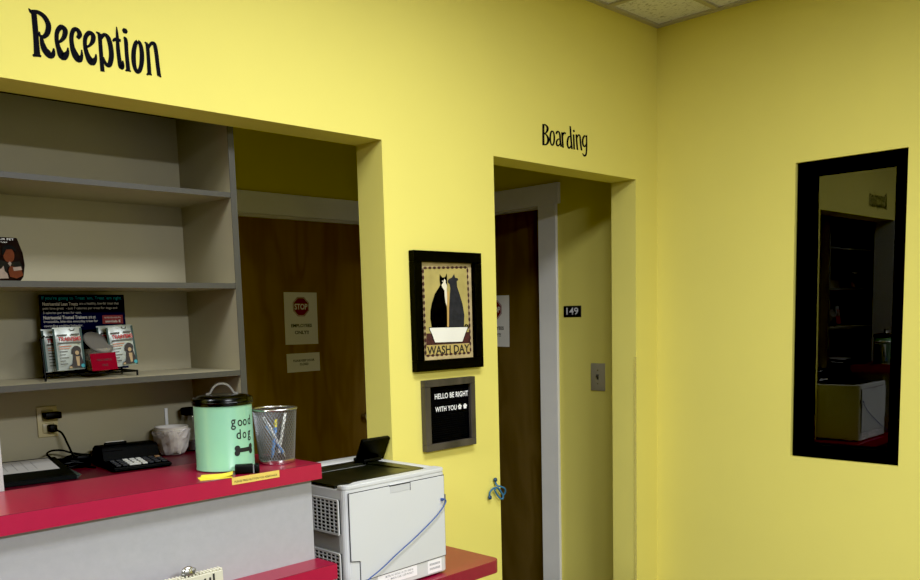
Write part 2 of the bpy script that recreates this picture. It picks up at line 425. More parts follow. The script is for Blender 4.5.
# ================================================================== WALL LETTERING
RECEPTION = [
  ('R',[[(-2683.0,2237.8,3),(-2677.7,2231.7,18),(-2672.0,2230.0,24)],[(-2671.9,2231.5,26),(-2671.4,2200.9,26),(-2671.5,2167.9,26),(-2672.0,2138.4,30)],[(-2682.0,2131.8,8),(-2672.1,2136.2,20),(-2662.8,2133.9,8)],[(-2677.7,2232.4,14),(-2662.3,2233.6,20),(-2648.2,2226.0,24),(-2640.6,2209.2,26),(-2645.1,2189.8,24),(-2655.5,2179.2,16),(-2662.0,2181.6,12),(-2662.8,2190.2,4)],[(-2659.6,2183.5,10),(-2658.0,2166.2,22),(-2653.3,2151.2,32),(-2642.9,2141.7,40),(-2634.7,2145.4,22),(-2632.2,2158.6,5)]]),
  ('e',[[(-2598.6,2166.5,4),(-2601.1,2153.6,20),(-2612.6,2143.6,42),(-2620.5,2159.3,26),(-2623.9,2179.2,20),(-2621.2,2198.4,20),(-2611.2,2211.3,24),(-2602.5,2206.0,26),(-2605.1,2191.6,22),(-2613.6,2179.4,14),(-2622.4,2173.2,8)]]),
  ('c',[[(-2574.2,2192.5,16),(-2568.0,2202.8,24),(-2572.7,2212.5,22),(-2582.1,2210.5,20),(-2588.4,2193.8,20),(-2588.2,2171.2,24),(-2582.6,2153.3,36),(-2574.8,2143.8,36),(-2567.1,2152.4,16),(-2565.9,2167.9,4)]]),
  ('e',[[(-2531.3,2164.1,4),(-2533.8,2152.1,18),(-2544.0,2143.3,40),(-2553.2,2158.8,26),(-2556.8,2179.2,20),(-2554.5,2198.7,20),(-2544.5,2211.4,22),(-2535.3,2207.2,24),(-2537.1,2193.8,22),(-2545.1,2182.2,12),(-2554.3,2175.8,8)]]),
  ('p',[[(-2527.3,2217.2,6),(-2518.8,2213.6,18)],[(-2518.6,2215.5,20),(-2518.6,2182.7,20),(-2518.5,2151.8,20),(-2518.0,2124.7,22)],[(-2517.2,2202.3,12),(-2507.8,2214.3,18),(-2498.0,2209.3,24),(-2493.0,2187.7,26),(-2493.1,2164.3,26),(-2499.5,2144.3,24),(-2508.4,2145.1,18),(-2513.8,2160.4,6)]]),
  ('t',[[(-2474.3,2240.5,3),(-2474.1,2220.7,14),(-2474.5,2191.2,20),(-2473.2,2164.0,22),(-2469.6,2144.2,28),(-2464.2,2149.9,14),(-2464.2,2160.9,4)],[(-2486.9,2202.9,5),(-2479.5,2209.1,18),(-2465.8,2208.6,14)]]),
  ('i',[[(-2453.0,2241.1,14),(-2453.4,2234.7,30),(-2453.9,2228.3,14)],[(-2458.5,2217.2,8),(-2452.9,2213.2,20),(-2452.8,2179.6,20),(-2451.5,2138.7,22)],[(-2459.2,2137.3,6),(-2451.4,2140.3,14),(-2444.8,2137.5,5)]]),
  ('o',[[(-2421.3,2215.5,20.0),(-2416.6,2212.7,20.6),(-2413.4,2203.0,22.3),(-2412.3,2188.3,24.7),(-2413.5,2171.5,24.7),(-2416.7,2156.0,22.3),(-2421.4,2144.8,20.6),(-2426.6,2140.2,20.0),(-2431.3,2143.1,20.6),(-2434.5,2152.8,22.3),(-2435.6,2167.5,24.7),(-2434.4,2184.2,24.7),(-2431.1,2199.6,22.3),(-2426.4,2210.8,20.6),(-2421.3,2215.5,20.0)]]),
  ('n',[[(-2403.0,2217.9,6),(-2396.3,2213.6,18)],[(-2396.2,2215.2,20),(-2395.5,2182.4,20),(-2395.4,2139.6,22)],[(-2403.5,2136.6,6),(-2396.2,2141.1,14),(-2389.3,2138.2,5)],[(-2394.5,2202.7,8),(-2386.5,2216.3,16),(-2376.7,2217.4,22),(-2373.0,2194.6,22),(-2371.4,2166.5,22),(-2369.3,2140.0,22)],[(-2369.1,2141.7,14),(-2363.6,2137.7,5)]]),
]
BOARDING = [
  ('B',[[(-803.8,2229.6,26),(-804.8,2189.5,26),(-805.6,2151.9,26)],[(-810.1,2226.8,12),(-792.9,2228.5,18),(-780.0,2221.8,26),(-779.1,2211.6,26),(-787.8,2200.1,18),(-801.5,2193.8,10)],[(-801.5,2194.4,10),(-785.9,2191.2,20),(-775.6,2178.6,28),(-778.1,2165.3,26),(-789.3,2155.2,18),(-811.9,2151.2,12)]]),
  ('o',[[(-750.0,2210.8,18.0),(-744.5,2208.8,18.4),(-740.2,2202.0,19.5),(-737.9,2191.5,21.1),(-738.2,2179.5,21.1),(-740.9,2168.4,19.5),(-745.6,2160.4,18.4),(-751.2,2157.1,18.0),(-756.7,2159.1,18.4),(-761.0,2166.0,19.5),(-763.2,2176.4,21.1),(-762.9,2188.4,21.1),(-760.3,2199.4,19.5),(-755.6,2207.4,18.4),(-750.0,2210.8,18.0)]]),
  ('a',[[(-725.6,2202.1,18),(-719.5,2211.5,22),(-708.1,2212.3,20),(-702.4,2200.8,22),(-700.6,2179.6,22),(-695.6,2157.7,22)],[(-700.4,2187.5,10),(-715.7,2183.0,16),(-724.6,2171.7,20),(-720.5,2160.1,22),(-709.7,2161.3,16),(-700.8,2172.3,8)]]),
  ('r',[[(-687.9,2214.2,24),(-686.3,2184.6,22),(-683.6,2155.1,22)],[(-685.0,2198.0,8),(-675.9,2213.1,20),(-664.9,2211.2,20)]]),
  ('d',[[(-631.8,2200.7,8),(-644.0,2203.2,18),(-653.2,2188.7,22),(-654.6,2170.2,22),(-647.1,2158.7,22),(-636.9,2163.2,16),(-628.9,2176.6,8)],[(-635.5,2244.3,20),(-631.8,2201.3,22),(-625.9,2156.5,22)]]),
  ('i',[[(-612.1,2233.3,10),(-612.2,2228.6,24),(-612.3,2223.9,10)],[(-614.7,2215.2,22),(-613.0,2183.5,22),(-611.2,2156.2,22)]]),
  ('n',[[(-596.6,2217.5,22),(-593.7,2185.9,22),(-589.6,2157.3,22)],[(-593.4,2202.7,8),(-583.0,2216.2,18),(-572.7,2213.4,20),(-568.6,2185.5,22),(-562.1,2158.4,22)]]),
  ('g',[[(-527.7,2213.6,10),(-540.4,2218.8,20),(-552.1,2207.2,22),(-554.7,2188.9,22),(-546.8,2177.2,22),(-536.3,2179.8,16),(-528.0,2193.8,10)],[(-527.5,2222.5,16),(-528.0,2190.3,20),(-529.6,2159.4,20),(-534.5,2144.4,22),(-546.2,2139.7,22),(-556.5,2148.1,14)]]),
]
for word, data, kx, kz, x0, zz, lab in (('RECEPTION', RECEPTION, .0004085, .0003912, -2.525, 2.12, 'large black wall lettering reading Reception above the left opening'),
                                        ('BOARDING', BOARDING, .000551, .0003323, -.668, 2.14, 'black wall lettering reading Boarding above the doorway')):
    root = thing('wall_lettering', lab, 'lettering', (x0, 0, zz))
    for ch, strokes in data:
        mb = MB()
        for i, s in enumerate(strokes):
            ribbon(mb, [(p[0] - x0 * 1000, p[1] - zz * 1000, p[2]) for p in s], kx, kz, .0006 + .00004 * i, 5, *((1.08, 3.5) if word == 'RECEPTION' else (.95, 0)))
        mb.obj('letter', VINYL, root, M=FACE_FRONT)

# ================================================================== FRAMED CAT PICTURE
PIC = dict(
 mat=[(-120, 170), (137, 173), (134, -176), (-121, -174)],
 border=[(-104, 147), (111, 154), (117, -149), (-103, -150)],
 cat1=[(-26, 129), (-21, 122), (-12, 116), (-1, 118), (8, 132), (9, 111), (9, 89), (4, 79), (-3, 61), (1, 34), (5, -1), (4, -57), (-71, -55), (-77, -23), (-75, 4), (-67, 30), (-52, 61), (-32, 82), (-25, 91), (-28, 107)],
 bib=[(-8, 108), (-3, 113), (1, 99), (7, 89), (5, 78), (6, 53), (4, 17), (-2, 30), (-6, 53), (-6, 72), (-17, 84), (-19, 91), (-12, 98)],
 cat2=[(12, 106), (17, 112), (32, 117), (44, 130), (48, 117), (61, 115), (64, 109), (56, 105), (57, 86), (68, 61), (82, 25), (90, -14), (86, -58), (11, -57), (12, -9), (18, 38), (23, 80), (20, 94), (13, 99)],
 gap=[(6, 68), (17, 69), (11, -57), (3, -57)],
 tub=[(-84, -54), (105, -56), (102, -64), (92, -80), (76, -109), (-59, -107), (-71, -80), (-82, -62)],
 handle=[(90, -54), (95, -48), (104, -50), (108, -62), (100, -75), (97, -74), (102, -62), (98, -54)],
 check=[(-97, -74), (115, -75), (116, -114), (-99, -114)],
 text=[(-101, -114), (116, -115), (117, -151), (-100, -147)],
 frame=[(-168, 203), (176, 206), (173, -202), (-169, -203)],
)
def mm(pts): return [(p[0] / 1000, p[1] / 1000) for p in pts]
pic = thing('framed_picture', 'black framed folk art print of two cats in a washtub, reading WASH DAY', 'picture', (-1.363, -.001, 1.52))
mb = MB(); w, h, f, dx, dy = .1635, .2035, .037, .004, .001
for a in ((-w, w, h - f, h), (-w, w, -h, -h + f), (-w, -w + f, -h + f, h - f), (w - f, w, -h + f, h - f)):
    mb.box(a[0] + dx, a[1] + dx, a[2] + dy, a[3] + dy, 0, .026, .002, 2)
mb.obj('frame', FRAMEB, pic, M=FACE_FRONT)
flat(rect(-.135, .142, -.172, .172), .008).obj('print_sheet', mat('tan_print_paper', '#BDA878', .6, var=.22, scale=22), pic, M=FACE_FRONT)
flat(mm([(-98, 147), (107, 150), (112, -113), (-98, -112)]), .0085).obj('print_field', mat('olive_print', '#B0A05C', .6, var=.14, scale=18), pic, M=FACE_FRONT)
bd = mm(PIC['border']); mb = MB()
rope = mat('dark_red_print', '#3A1518', .6, var=.4, scale=60)
for (a, b), n in zip(zip(bd, bd[1:] + bd[:1]), (10, 14, 10, 14)):
    ang = math.atan2(b[1] - a[1], b[0] - a[0])
    for i in range(n):
        t = (i + .5) / n; L = math.hypot(b[0] - a[0], b[1] - a[1]) / n * .36
        flat([(a[0] + (b[0] - a[0]) * t + p[0] * cos(ang) - p[1] * sin(ang), a[1] + (b[1] - a[1]) * t + p[0] * sin(ang) + p[1] * cos(ang)) for p in ngon(0, 0, L, 10, 0, .0045)], .0093, None, mb)
    flat([(a[0] + q * .001, a[1] + q * .001) for q in (-.8,)] + [(b[0] - .0008, b[1] - .0008), (b[0] + .0008, b[1] + .0008), (a[0] + .0008, a[1] + .0008)], .009, None, mb)
mb.obj('printed_border', rope, pic, M=FACE_FRONT)
mb = MB(); ck = mm(PIC['check'])
flat(ck, .0088, None, mb)
mb.obj('printed_floor', mat('check_print', '#42191C', .6, var=.5, scale=90), pic, M=FACE_FRONT)
CATB = mat('black_cat_print', '#0A0909', .9, spec=.05, var=.25, scale=50); CATG = mat('grey_cat_print', '#303032', .9, spec=.05, var=.2, scale=50)
CRM = mat('cream_print', '#E4DCC4', .6, var=.05, scale=30)
flat(mm(PIC['cat1']), .0094).obj('printed_cat', CATB, pic, M=FACE_FRONT)['label'] = 'black cat with white bib'
flat(mm(PIC['cat2']), .0094).obj('printed_cat', CATG, pic, M=FACE_FRONT)['label'] = 'grey cat'
mb = MB(); flat(mm(PIC['bib']), .0098, None, mb)
for x, z in ((-14, 104), (0, 105)): flat(mm(ngon(x, z, 2.2, 8)), .0099, None, mb)
mb.obj('printed_bib', CRM, pic, M=FACE_FRONT)
flat(mm(PIC['gap']), .0096).obj('printed_post', mat('tan_stripe_print', '#C09A55', .6), pic, M=FACE_FRONT)
mb = MB(); flat(mm(PIC['tub']), .0102, None, mb); mb.obj('printed_tub', mat('white_tub_print', '#E9E6DA', .6, var=.05), pic, M=FACE_FRONT)
mb = MB(); tb = mm(PIC['tub'])
mb.tube([(p[0], p[1], .0101) for p in tb + tb[:1]], .0012, 5).tube([(p[0], p[1], .0101) for p in mm(PIC['handle'])[:4]], .0022, 5)
mb.obj('printed_outline', CATB, pic, M=FACE_FRONT)
flat(mm([(-100, -115), (115, -116), (116, -150), (-99, -147)]), .0092).obj('caption_panel', mat('caption_print', '#B9A25C', .6, var=.1, scale=40), pic, M=FACE_FRONT)
mb = MB(); mb.mesh(fit_text('WASH DAY', -.096, .111, -.147, -.118, .0010, .0097)); mb.obj('printed_caption', INK, pic, M=FACE_FRONT)

# ================================================================== LETTER BOARD
lb = thing('letter_board', 'small black felt letter board in weathered frame, hanging below the cat picture', 'letter board', (-1.3635, -.001, 1.1625))
mb = MB(); w, h, f = .123, .1235, .0245
for a in ((-w, w, h - f, h), (-w, w, -h, -h + f), (-w, -w + f, -h + f, h - f), (w - f, w, -h + f, h - f)): mb.box(a[0], a[1], a[2], a[3], 0, .024, .0015, 1)
mb.obj('frame', BARNW, lb, M=FACE_FRONT)
mb = MB().box(-w + f - .002, w - f + .002, -h + f - .002, h - f + .002, 0, .011)
for i in range(26):
    y = -h + f + (i + .5) * (2 * h - 2 * f) / 26; mb.box(-w + f, w - f, y - .0022, y + .0022, .011, .0125)
mb.obj('felt_panel', mat('black_felt', '#0B0B0D', .95, spec=.1), lb, M=FACE_FRONT)
mb = MB(); mb.mesh(fit_text('HELLO BE RIGHT', -.071, .094, .055, .074, .0009, .0145, 1.05)); mb.obj('lettering', mat('white_letter_plastic', '#F2F2F2', .5), lb, M=FACE_FRONT)
mb = MB(); mb.mesh(fit_text('WITH YOU', -.070, .034, .010, .028, .0009, .0145, 1.05))
for cx in (.050, .077):
    for k in range(5): flat(ngon(cx + .0058 * cos(2 * pi * k / 5 + .3), .019 + .0058 * sin(2 * pi * k / 5 + .3), .0042, 10), .0145, None, mb)
    if cx > .07: flat(ngon(cx, .019, .004, 10), .0146, None, mb)
mb.obj('lettering', mat('white_letter_plastic', '#F2F2F2', .5), lb, M=FACE_FRONT)

# ================================================================== SIGNS AND SWITCHES
rs = thing('room_sign', 'small dark room number sign reading 149, beside the far door casing', 'sign', (0, .4875, 1.513))
MB().box(-.0545, .0545, -.028, .028, .0, .004, .001, 1).obj('sign_plate', mat('dark_navy_plastic', '#12141F', .35), rs, M=FACE_LEFT)
MB().mesh(fit_text('149', -.036, .038, -.016, .019, .0006, .0046, 1.)).obj('lettering', mat('sign_white', '#D9D9DC', .5), rs, M=FACE_LEFT)
sw = thing('light_switch', 'light switch with brownish plate, on the passage wall below the number sign', 'light switch', (0, .3335, 1.1905))
MB().box(-.0425, .0425, -.0675, .0675, 0, .006, .003, 2).obj('switch_plate', GREYSW, sw, True, M=FACE_LEFT)
MB().box(-.005, .005, -.012, .012, .004, .0072).obj('toggle_slot', mat('switch_slot', '#4A4638', .6), sw, M=FACE_LEFT)
MB().box(-.004, .004, -.002, .009, .004, .018, .001, 1, M=RX(-.3)).obj('toggle', mat('switch_toggle', '#5C5648', .5), sw, M=FACE_LEFT)
for y in (-.033, .033): MB().lathe([(0, .0075), (.003, .007), (.0035, .0055)], 12, T((0, y, 0))).obj('screw', CHROME, sw, M=FACE_LEFT)

def notice(label, loc, M):
    o = thing('door_notice', label, 'notice', loc)
    mb = MB(); n = 6; b = bmesh.new()
    MB.box(mb, -.105, .105, -.138, .138, 0, .0008); mb.obj('paper_sheet', PAPER, o, M=M)
    oc = MB(); flat(ngon(0, .062, .055, 8, pi / 8), .0012, None, oc); oc.obj('stop_symbol', REDP, o, M=M)
    t = MB(); t.mesh(fit_text('STOP', -.041, .041, .046, .078, .0014, .0018)); o1 = t.obj('symbol_lettering', PAPER, o, M=M)
    t = MB()
    for r0, r1 in ((.049, .0515),):
        P, Q = ngon(0, .062, r0, 8, pi / 8), ngon(0, .062, r1, 8, pi / 8)
        for i in range(8): flat([P[i], Q[i], Q[(i + 1) % 8], P[(i + 1) % 8]], .0016, None, t)
    t.obj('symbol_border', PAPER, o, M=M)
    t = MB(); t.mesh(fit_text('EMPLOYEES', -.066, .066, -.047, -.029, .0014, .0012)); t.mesh(fit_text('ONLY!!', -.044, .044, -.084, -.065, .0014, .0012)); t.obj('lettering', INK, o, M=M)
    return o
notice('white STOP employees only notice on the brown door behind reception', (-.760, 1.7215, 1.512), FACE_FRONT @ RZ(-.012))
notice('partly hidden white STOP notice on the dark door in the Boarding doorway', (.0345, 1.048, 1.472), FACE_LEFT @ RZ(-.015))
n2 = thing('door_notice', 'small white paper notice below the STOP sheet on the brown door', 'notice', (-.758, 1.7215, 1.277))
MB().box(-.106, .106, -.05, .05, 0, .0008).obj('paper_sheet', PAPER, n2, M=FACE_FRONT)
MB().mesh(fit_text('PLEASE KEEP DOOR', -.066, .070, .005, .017, .0012, .0012)).mesh(fit_text('CLOSED', -.025, .030, -.015, -.003, .0012, .0012)).obj('lettering', INK, n2, M=FACE_FRONT)

cg = MB().box(-.184, -.1722, -.0014, -.0002, 0, 1.302).box(-.1738, -.1724, -.0014, .0125, 0, 1.302)
tag(cg.obj('corner_guard', film_mat('clear_plastic_strip', '#E8DC8A', .22)), 'clear plastic corner guard on the right edge of the Boarding doorway', 'corner guard')

# blue cord tangled on the edge of the wall
bc = thing('blue_cord', 'blue looped cord with ball ends hanging on the wall edge by the doorway', 'cord', (-1.126, -.002, .888))
loop = [(p[0] * (.60 if p[0] > 0 else .9) - .003, p[1], p[2] * .88) for p in [(0, -.006, -.002), (.003, -.012, -.022), (.022, -.022, -.030), (.050, -.026, -.040), (.064, -.022, -.058), (.056, -.016, -.070), (.036, -.012, -.056), (.012, -.012, -.036),
        (-.006, -.014, -.034), (-.012, -.014, -.042), (.002, -.014, -.064), (.024, -.018, -.082), (.040, -.022, -.084), (.042, -.022, -.070), (.026, -.020, -.052), (.006, -.016, -.034), (-.018, -.012, -.034), (-.036, -.010, -.046), (-.038, -.008, -.060), (-.036, -.006, -.066)]]
MB().tube(loop, .0034, 8, 6).obj('cord_loop', BLUE, bc, True)
for p in ((-.003, -.008, 0), (-.036, -.009, -.062)): MB().ball(p, .0085, (1, .8, 1)).obj('ball_end', mat('dark_blue_rubber', '#1A3F5E', .4), bc, True)

# ================================================================== PRINTER
pr = thing('printer', 'white laser printer on the low counter, its back panel facing the room', 'printer', (-1.8275, -.26, .695))
W = .1985; H = .325; DP = .43
mb = MB()
def rounded(x0, x1, ya, yb, r, n=5):
    P = []
    for cx, cy, a in ((x1 - r, ya + r, -pi / 2), (x1 - r, yb - r, 0), (x0 + r, yb - r, pi / 2), (x0 + r, ya + r, pi)):
        P += [(cx + r * cos(a + pi / 2 * i / n), cy + r * sin(a + pi / 2 * i / n)) for i in range(n + 1)]
    return P
mb.prism(rounded(-W, W, 0, DP, .018), H - .006, T((0, 0, .006)), bev=.003)
mb.obj('body', PRW, pr, True)
for x in (-.16, .16):
    for y in (.04, .38): MB().lathe([(0, 0), (.014, 0), (.014, .008), (0, .008)], 16, T((x, y, 0))).obj('rubber_foot', BLACK, pr)

# top rim around the black output tray
mb = MB()
mb.prism([(-W, .03)] + [(-W + .018 - .018 * cos(pi / 2 * i / 5), .018 - .018 * sin(pi / 2 * i / 5)) for i in range(6)] + [(W - .018 + .018 * sin(pi / 2 * i / 5), .018 - .018 * cos(pi / 2 * i / 5)) for i in range(6)] + [(W, .03), (W, .052), (.150, .052), (.150, .036), (-.140, .036), (-.168, .020), (-W, .034)], .012, T((0, 0, H)), bev=.002)
mb.box(.165, W, .0521, .352, H, H + .010, .002).box(-W, W, .3521, DP, H, H + .011, .004)
mb.obj('top_rim', PRW, pr, True)
mb = MB()
ty = .036
mb.box(-W + .002, -.125, .05, .35, H, H + .0095, .001, 1).box(.12, .1648, .053, .35, H, H + .0095, .001, 1).box(-.125, .12, .30, .35, H, H + .0095, .001, 1)
mb.prism([(0, H), (0, H + .0095), (.03, H + .0095), (.24, H + .001), (.24, H)], .245, Matrix(((0, 0, 1, -.125), (1, 0, 0, .053), (0, 1, 0, 0), (0, 0, 0, 1))))
mb.prism([(-W + .002, .05), (-.17, .026), (-.139, .0365), (.149, .0365), (.149, .0528), (-W + .002, .0528)], .0090, T((0, 0, H)))
mb.obj('output_tray', PRB, pr)
# rear door with its gap
sc = MB()
door = [(-.185, .313), (.188, .313), (.188, .058), (-.152, .052), (-.152, .112), (-.185, .118)]
sc.prism([(p[0] + (.0022 if p[0] > 0 else -.0022), p[1] + (.0022 if p[1] > .2 else -.0022)) for p in door], .0012, FACE_FRONT)
sc.obj('door_gap', SEAM, pr)
dr = MB().prism(door, .0034, FACE_FRONT, bev=.0008).obj('rear_door', PRW, pr)
mb = MB().prism([(-.033, .292), (.046, .292), (.046, .3165), (-.033, .3165)], .0042, FACE_FRONT); mb.obj('latch_recess', mat('printer_shade_plastic', '#C4C5C5', .5, var=.01), dr)
MB().prism([(-.035, .312), (.047, .312), (.047, .3155), (-.035, .3155)], .0046, FACE_FRONT).prism([(.045, .290), (.047, .290), (.047, .3155), (.045, .3155)], .0046, FACE_FRONT).obj('latch_shadow_gap', SEAM, dr)
lab = MB().prism(rect(-.090, .066, .020, .052), .0009, FACE_FRONT).prism(rect(.112, .170, .012, .052), .0009, FACE_FRONT).obj('sticker', mat('sticker_white', '#F4F1F3', .5, var=.01), pr)
mb = MB()
for i, (a, b_) in enumerate(((-.085, -.02), (-.085, .03), (-.085, .055))): pass
mb.mesh(fit_text('MODEL NO  RATING 110-127V  50/60 Hz', -.06, .05, .040, .046, .0001, .0012)).mesh(fit_text('MADE IN  CLASS 1 LASER PRODUCT', -.04, .05, .030, .036, .0001, .0012))
for y in (.024, .027, .030): mb.prism(rect(-.086, -.048, y, y + .0018), .0011, FACE_FRONT @ T((0, 0, 0))) if False else flat(rect(-.086, -.048, y, y + .0018), .0012, None, mb)
mb.obj('sticker_print', mat('grey_ink', '#7D7D80', .6), pr, M=FACE_FRONT)
mb = MB()
for k in range(22):
    x = .118 + k * .0021; w_ = .0006 + .0008 * ((k * 7) % 3) / 2
    flat(rect(x, x + w_, .036, .043), .0012, None, mb); flat(rect(x, x + w_, .022, .029), .0012, None, mb)
mb.obj('sticker_print', mat('grey_ink', '#7D7D80', .6), pr, M=FACE_FRONT)
# side vents
for za, zb in ((.197, .295), (.036, .138)):
    v = MB().box(-W - .007, -W - .0002, .022, .142, za, zb).obj('vent_backing', SEAM, pr)
    v.name = 'vent_grille'
    mb = MB(); x0, x1 = -W - .0105, -W - .007
    for i in range(7):
        y = .022 + i * .02; mb.box(x0, x1, y - (.003 if i in (0, 6) else .0013), y + (.003 if i in (0, 6) else .0013), za, zb)
    n = 9
    for i in range(n + 1):
        z = za + (zb - za) * i / n; mb.box(x0 - .0004, x1, .022, .142, z - (.003 if i in (0, n) else .0012), z + (.003 if i in (0, n) else .0012))
    mb.obj('grille_bars', PRW, v)
MB().box(-W - .0008, -W + .001, .03, .16, .143, .19).obj('side_panel', PRS, pr)
# tilting control panel, screen towards the operator
q = MB().box(-.058, .058, -.010, .006, 0, .088, .004, 2, M=T((.147, .315, H + .012)) @ RX(radians(28)))
cp = q.obj('control_panel', BLACK, pr, True)
MB().box(-.05, .05, .0062, .0075, .012, .08, M=T((.147, .315, H + .012)) @ RX(radians(28))).obj('screen', mat('dark_screen', '#05070A', .1), cp)
MB().box(.105, .180, .285, .345, H + .008, H + .022, .004, 2).obj('panel_hinge', BLACK, pr, True)
MB().box(.1895, .1968, -.0015, .004, .222, .252, .001, 1).obj('network_port', mat('port_grey', '#6C6C6E', .4), pr)

tag(MB().tube([(-.022, -.006, .014), (-.016, -.013, .014), (-.012, -.0135, .006), (-.025, -.013, -.010), (-.052, -.013, -.031), (-.082, -.013, -.049), (-.119, -.013, -.069), (-.158, -.013, -.089), (-.195, -.013, -.106), (-.232, -.013, -.124), (-.268, -.013, -.143), (-.299, -.013, -.157), (-.331, -.013, -.170), (-.365, -.016, -.190), (-.392, -.024, -.212), (-.40, -.036, -.2225)], .0020, 8, 6)
    .box(-.026, -.018, -.012, -.0018, .010, .018, .001, 1)
    .obj('network_cable', CABLE, None, True), 'thin blue network cable hanging slantwise across the back of the white printer', 'cable').location = (-1.631, -.260, .92)

# ================================================================== THINGS ON THE COUNTER
BAR = 1.1165; INN = 1.093
can = thing('treat_canister', 'mint green metal canister with black lid, reading good dog, on the red counter', 'canister', (-2.326, -.148, BAR))
R = .0745
MB().lathe([(0, .001), (R - .002, .001), (R + .001, .003), (R + .001, .006), (R, .008), (R, .178), (0, .178)], 64).obj('canister_body', MINT, can, True)
MB().lathe([(R + .0012, .170), (R + .003, .171), (R + .0035, .185), (R + .002, .189), (R - .003, .191), (R - .008, .190), (R - .012, .194), (R - .03, .197), (.02, .198), (0, .198)], 64).lathe([(R + .0032, .177), (R + .0042, .179), (R + .0032, .181)], 64).obj('lid', GLOSSB, can, True)
dirx = Vector((.875, -.48, 0)); 
h = []
for i in range(17):
    t = i / 16; a = (t - .5) * 2
    h.append(dirx * (a * .030) + Vector((0, 0, .201 + .024 * (1 - abs(a) ** 2.6))))
h = [dirx * -.040 + Vector((0, 0, .1985))] + h + [dirx * .040 + Vector((0, 0, .1985))]
mb = MB()
b = bmesh.new(); rows = []
side = Vector((.48, .875, 0))
for i, p in enumerate(h):
    tdir = (h[min(i + 1, len(h) - 1)] - h[max(i - 1, 0)]).normalized(); up = side.cross(tdir) * .0024
    rows.append([b.verts.new(p + side * s * .0105 + up * u) for s, u in ((-1, -1), (1, -1), (1, 1), (-1, 1))])
for A, B_ in zip(rows, rows[1:]):
    for k in range(4): b.faces.new((A[k], A[(k + 1) % 4], B_[(k + 1) % 4], B_[k]))
b.faces.new(rows[0]); b.faces.new(rows[-1][::-1]); bmesh.ops.recalc_face_normals(b, faces=b.faces)
mb._merge(b); mb.obj('lid_handle', CHROME, can, True)
def wrap(me_or_mb, r, th0):
    for v in me_or_mb.bm.verts:
        th = th0 + v.co.x / r; z = v.co.y; rr = r + v.co.z
        v.co = Vector((rr * cos(th), rr * sin(th), z))
    return me_or_mb
th0 = math.atan2(-.875, -.48)              # direction towards the room corner of the camera side
t = MB().mesh(fit_text('g', .016, .029, .109, .136, .0005, .0006)).mesh(fit_text('oo', .034, .064, .117, .134, .0005, .0006)).mesh(fit_text('d', .068, .081, .118, .143, .0005, .0006))
t.mesh(fit_text('d', .029, .042, .084, .109, .0005, .0006)).mesh(fit_text('o', .047, .060, .084, .101, .0005, .0006)).mesh(fit_text('g', .065, .078, .076, .102, .0005, .0006))
wrap(t, R, th0).obj('lettering', INK, can)
t = MB(); N = 8
bone = []
def dense(poly, z):
    out = []
    for a, c in zip(poly, poly[1:] + poly[:1]):
        for k in range(3): out.append((a[0] + (c[0] - a[0]) * k / 3, a[1] + (c[1] - a[1]) * k / 3))
    return flat(out, z)
for i in range(10):                         # bone shaft in short strips so that it follows the curve
    xa, xb = .031 + i * .0042, .031 + (i + 1) * .0042; flat(rect(xa, xb, .049, .060), .0006, None, t)
for x, y in ((.030, .060), (.029, .048), (.075, .061), (.075, .049)): flat(ngon(x, y, .0078, 14), .0007, None, t)
wrap(t, R, th0).obj('bone_emblem', INK, can)

cup = thing('pencil_cup', 'silver wire mesh pencil cup on the end of the red counter, right of the canister', 'pencil cup', (-2.191, -.183, BAR))
rb, rt, hh = .047, .0575, .148
MB().lathe([(0, .001), (rb, .001), (rb + .0015, .004), (rb + .0015, .012), (rb - .0005, .013), (0, .005)], 48).obj('base', CHROME, cup, True)
mb = MB(); n = 40; seg = 14
for s in (1, -1):
    for i in range(n):
        pts = []
        for k in range(seg + 1):
            t_ = k / seg; a = 2 * pi * i / n + s * t_ * 1.55; r_ = rb + (rt - rb) * t_
            pts.append((r_ * cos(a), r_ * sin(a), .010 + t_ * (hh - .012)))
        mb.tube(pts, .0009, 4, cap=False)
mb.obj('mesh_wall', MESHM, cup)
tor = [(rt + .0035 * cos(a), hh + .0035 * sin(a)) for a in [2 * pi * i / 10 for i in range(11)]]
MB().lathe(tor, 48).obj('rim', CHROME, cup, True)
def pen(lab, a, b, col, tipc, name='pen'):
    o = thing(name, lab, 'pen', (-2.191 + a[0], -.183 + a[1], BAR + a[2]), group='pens in the mesh cup')
    v = Vector(b) - Vector(a); L = v.length; M = v.to_track_quat('Z', 'Y').to_matrix().to_4x4()
    MB().lathe([(0, .014), (.0036, .014), (.0042, .02), (.0042, L - .002), (.0034, L), (0, L)], 12).obj('barrel', col, o, True, M=M)
    MB().lathe([(0, 0), (.0008, .0005), (.0036, .0139), (0, .0139)], 12).obj('tip', tipc, o, True, M=M)
    MB().box(.0042, .0056, -.0015, .0015, L - .04, L - .003).obj('clip', tipc, o, M=M)
WP = mat('white_pen_plastic', '#E6E6E2', .35); BP = mat('blue_pen_plastic', '#4A86C8', .35); YP = mat('yellow_pen_plastic', '#E2D23A', .4); DP_ = mat('dark_pen_plastic', '#3A3A40', .35)
pen('white pen leaning left in the mesh cup, its tip at the right', (.020, -.014, .0135), (-.032, .006, .128), WP, CHROME)
pen('white pen leaning right in the mesh cup, beside the yellow one', (-.004, -.012, .0135), (.030, -.006, .134), WP, DP_)
pen('short yellow pen in the middle of the mesh cup', (-.010, .006, .0135), (.010, .010, .118), YP, YP)
pen('blue pen slanting left at the bottom of the mesh cup', (-.026, -.016, .0135), (.004, .004, .096), BP, BP)
pen('blue pen slanting right at the bottom of the mesh cup', (.012, -.026, .0135), (-.016, .02, .10), BP, CHROME)
pen('dark pen at the right side of the mesh cup', (.002, .026, .0135), (.044, .012, .126), DP_, DP_)

